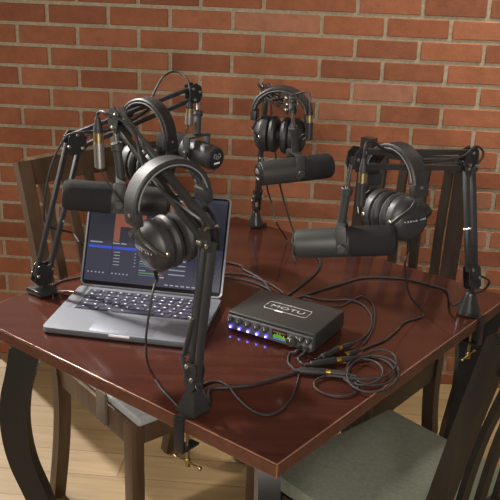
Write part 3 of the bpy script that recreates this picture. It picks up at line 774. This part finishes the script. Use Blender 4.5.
# cord with the coil on the right hand side of the table
e3 = thing('coiled_headphone_cable', 'black cable lying in several loops by the gold ringed plugs', 'cable', T(375, 375))
def loop(cx, cy, rx, ry, a0, a1, n, rot=0., z0=CZ, dz=0.):
    out = []
    for i in range(n+1):
        a = math.radians(a0+(a1-a0)*i/n); x = rx*math.cos(a); y = ry*math.sin(a)
        out.append(T(cx+x*math.cos(rot)-y*math.sin(rot), cy+x*math.sin(rot)+y*math.cos(rot), z0+dz*i/n))
    return out
coil = [T(357, 357.5, PZ)]+loop(371, 371, 24, 14, -110, 250, 18, .15, CZ, .004)+loop(373, 374, 26, 18, -110, 250, 18, -.1, CZ+.004, .004)+loop(362, 372, 21, 13, -100, 180, 14, .0, CZ+.007, -.004)
plug(e3, s2b, T(357, 357.5, PZ))
g = G(); g.tube(coil, .0022, 8, 4); g.build('cord', CORD, e3)
e4 = thing('coiled_headphone_cable', 'black cable loop from the nearest gold ringed plug', 'cable', T(335, 388))
plug(e4, s1b, T(350, 374.5, PZ))
g = G(); g.tube([T(350, 374.5, PZ), T(357, 376.5, CZ+.004)]+loop(336, 386, 22, 10, -60, 250, 16, .1, CZ, .003)+tp((350, 378), (368, 379), (385, 376), (396, 366), (395, 356), (386, 350.5), (375, 351), (366, 354), z=CZ+.006), .0022, 8, 5); g.build('cord', CORD, e4)
# third and fourth plug with their cords
s3a, s3b = T(322, 357, PZ), T(338, 349.5, PZ)
e5 = socket('socket lead lying behind the other plugs beside the interface corner', s3a, s3b, tp((308, 356), (314, 358.5)))
e6 = thing('headphone_plug_cable', 'cable curving from behind the interface to the rearmost gold ringed plug', 'cable', s3b)
plug(e6, s3b, T(354, 343, PZ), .008)
g = G(); g.tube([T(354, 343, PZ)]+tp((364, 337), (371, 327), (371, 315), (363, 305), (350, 300), (335, 300), (320, 299), (306, 296), (300, 297)), .0022, 8, 8); g.build('cord', CORD, e6)
plug(hD, T(345, 355.5, PZ), T(360, 350.3, PZ), .008)
e7 = thing('thin_cable', 'thin cable arching over the tabletop right of the interface', 'cable', T(360, 300))
g = G(); g.tube(tp((302, 298), (322, 305), (340, 306), (352, 300), (362, 296), (372, 303), (375, 318), (370, 335), (362, 345)), .0016, 8, 8); g.build('cord', CORD, e7)

# ------------------------------------------------------------------ microphone cables
def barrel(t, p0, p1, r=.0082, lower=None):          # bottom to top: sleeve, brass band, boot
    p0, p1 = V(p0), V(p1); d = (p1-p0).normalized(); l = (p1-p0).length
    g = G(); g.lathe([(0, r*.82), (.002, r), (l*.5, r)], p0, d, 20); g.build('plug_sleeve', lower or BLACK, t)
    g = G(); g.lathe([(l*.5, r*.94), (l*.70, r*.94)], p0, d, 20); g.build('plug_band', BRASS, t)
    g = G(); g.lathe([(l*.70, r*.9), (l*.8, r*.85), (l*.97, r*.5), (l, r*.4)], p0, d, 20); g.build('plug_boot', CORD, t)
CAB = 'microphone cables of the boom arms'
def along(X, f, on=.0, os=.0, seg=2):
    if seg == 2: return X['elbow']+(X['head']-X['elbow'])*f+X['n2']*on+X['s2']*os
    return X['lo']+(X['elbow']-X['lo'])*f+X['n1']*on+X['s1']*os
def sgn(X, k): return 1 if X[k].y < 0 else -1      # which side looks toward the room
# A
t = thing('microphone_cable', 'cable of the left boom arm arching high above its head joint', 'cable', A['head'], CAB)
pb, pt_ = P(189, 125, 2.07), P(190, 101, 2.07); barrel(t, pb, pt_, .0098, STEEL)
ka = sgn(A, 's2')
pts = [pt_, P(190, 92, 2.08), P(187, 79, 2.10), P(176, 71.5, 2.12), P(163, 77, 2.10), P(153, 95, 2.07), along(A, .55, .006, ka*.012), along(A, .25, .0, ka*.016), along(A, .05, .02, ka*.018),
       A['elbow']+V((-.03, 0, .012))+A['s2']*ka*.02, along(A, .75, -.032, ka*.018, 1), along(A, .45, -.02, ka*.018, 1), along(A, .36, .01, ka*.02, 1), P(72, 233, 1.95), P(82, 244, 1.93), T(92, 262, CZ)+V((0, .12, 0)), T(226, 262, CZ), *tp((245, 270), (262, 280), (271, 292))]
g = G(); g.tube(pts, .0027, 8, 8); g.build('cord', CORD, t)
g = G(); g.tube([pb, P(186, 131, 2.07), P(183, 143, 2.06), P(187, 157, 2.03), P(197, 169, 2.0), P(210, 172, 1.99), P(217, 168, 1.995)], .0016, 8, 8); g.build('thin_lead', CORD, t)
# B
t = thing('microphone_cable', 'cable of the nearest boom arm with a steel plug beside its head', 'cable', B['head'], CAB)
pb, pt_ = P(100, 168, 1.60), P(97.5, 117, 1.60); barrel(t, pb, pt_, .0100, STEEL)
kb_ = sgn(B, 's2')
pts = [pt_, P(98, 113, 1.60), P(101, 111.5, 1.59), P(107, 114, 1.57), along(B, .80, .03, kb_*.012), along(B, .6, .0, kb_*.018), along(B, .4, .0, kb_*.02), along(B, .15, .02, kb_*.018),
       along(B, .02, .03, kb_*.018), along(B, .95, .030, -.0, 1), along(B, .72, .030, kb_*.006, 1), along(B, .48, .024, 0, 1), along(B, .22, .024, 0, 1), along(B, .04, .012, kb_*.014, 1), B['base']+V((.028, .014, .008)), *tp((210, 389.5), (230, 387), (250, 385), (265, 381.5), (283, 376), (298, 371.5), z=CZ+.001)]
g = G(); g.tube(pts, .0029, 8, 8); g.build('cord', CORD, t)
g = G(); g.tube([pb, P(104, 177, 1.60), P(112, 189, 1.585), P(122, 202, 1.59), P(132, 210, 1.61), P(150, 208, 1.63), P(166, 204, 1.655)], .0016, 8, 8); g.build('thin_lead', CORD, t)
# C
t = thing('microphone_cable', 'cable of the farthest boom arm dropping behind the centre microphone', 'cable', C_['head'], CAB)
pb, pt_ = P(309, 140, 2.0), P(310, 104, 2.0); barrel(t, pb, pt_, .0085)
pts = [pt_, P(310, 97, 2.02), P(304, 92, 2.06), along(C_, .6, -.004, .016), along(C_, .2, -.0, .018), along(C_, -.04, .02, .02), along(C_, .9, -.02, .018, 1), along(C_, .7, .022, .02, 1), P(275, 150, 2.30), P(279, 180, 2.30), P(286, 208, 2.30), T(296, 236, CZ), *tp((312, 250), (320, 262), (316, 272), (305, 282), (292, 292), (285, 297))]
g = G(); g.tube(pts, .0026, 8, 8); g.build('cord', CORD, t)
# D
t = thing('microphone_cable', 'cable of the right boom arm crossing the bare tabletop', 'cable', D['head'], CAB)
pb, pt_ = P(360.5, 206, 1.585), P(364, 158, 1.585); barrel(t, pb, pt_, .0085)
kd = sgn(D, 's2')
pts = [pt_, P(365, 148, 1.585), P(368, 142, 1.59), P(374, 142, 1.62), P(384, 149, 1.66), along(D, .58, .0, kd*.016), along(D, .36, .0, kd*.016), along(D, .14, .012, kd*.017), D['elbow']+V((0, 0, .034))+D['s2']*kd*.012, D['elbow']+V((.02, .01, .01))+D['s2']*kd*.014,
       along(D, .8, -.002, kd*.016, 1), along(D, .5, -.014, kd*.016, 1), along(D, .3, -.006, kd*.018, 1), along(D, .1, -.03, kd*.02, 1), D['base']+V((.036, 0, .085)), D['base']+V((.032, .014, .055)), D['base']+V((.006, .032, .034)), D['base']+V((-.032, .022, .010)), *tp((447, 291), (430, 285), (408, 279.5), (385, 277.5), (362, 278), (340, 284), (320, 290), (298, 297.5), (292, 300))]
g = G(); g.tube(pts, .0027, 8, 8); g.build('cord', CORD, t)
# cables behind the laptop
for lab, pp in (('lower black cable running from behind the laptop to the interface', ((224, 277), (240, 279), (258, 284), (270, 290))),
                ('black cable passing behind the laptop toward the interface rear', ((222, 273), (245, 275), (266, 282), (281, 291), (284, 296)))):
    back = [T(60, 284, CZ), T(84, 275.5, CZ)]
    t = tag(G().tube([T(u, v, CZ) for u, v in pp], .0022, 8, 8).build('interface_cable', CORD, origin=T(240, 279)), lab, 'cable')
tag(G().tube(tp((50, 291), (52, 286), (62, 281), (75, 278), (86, 276)), .0022, 8, 8).build('interface_cable', CORD, origin=T(60, 284)), 'black cable on the table between left boom foot and laptop', 'cable')
g = G(); g.tube(tp((82, 293.5), (66, 291), (55, 292), (53, 296)), .0016, 8, 8)
t = thing('charging_cable', 'thin grey cable plugged into the left side of the laptop', 'cable', T(62, 292))
g.build('cord', GUN, t)
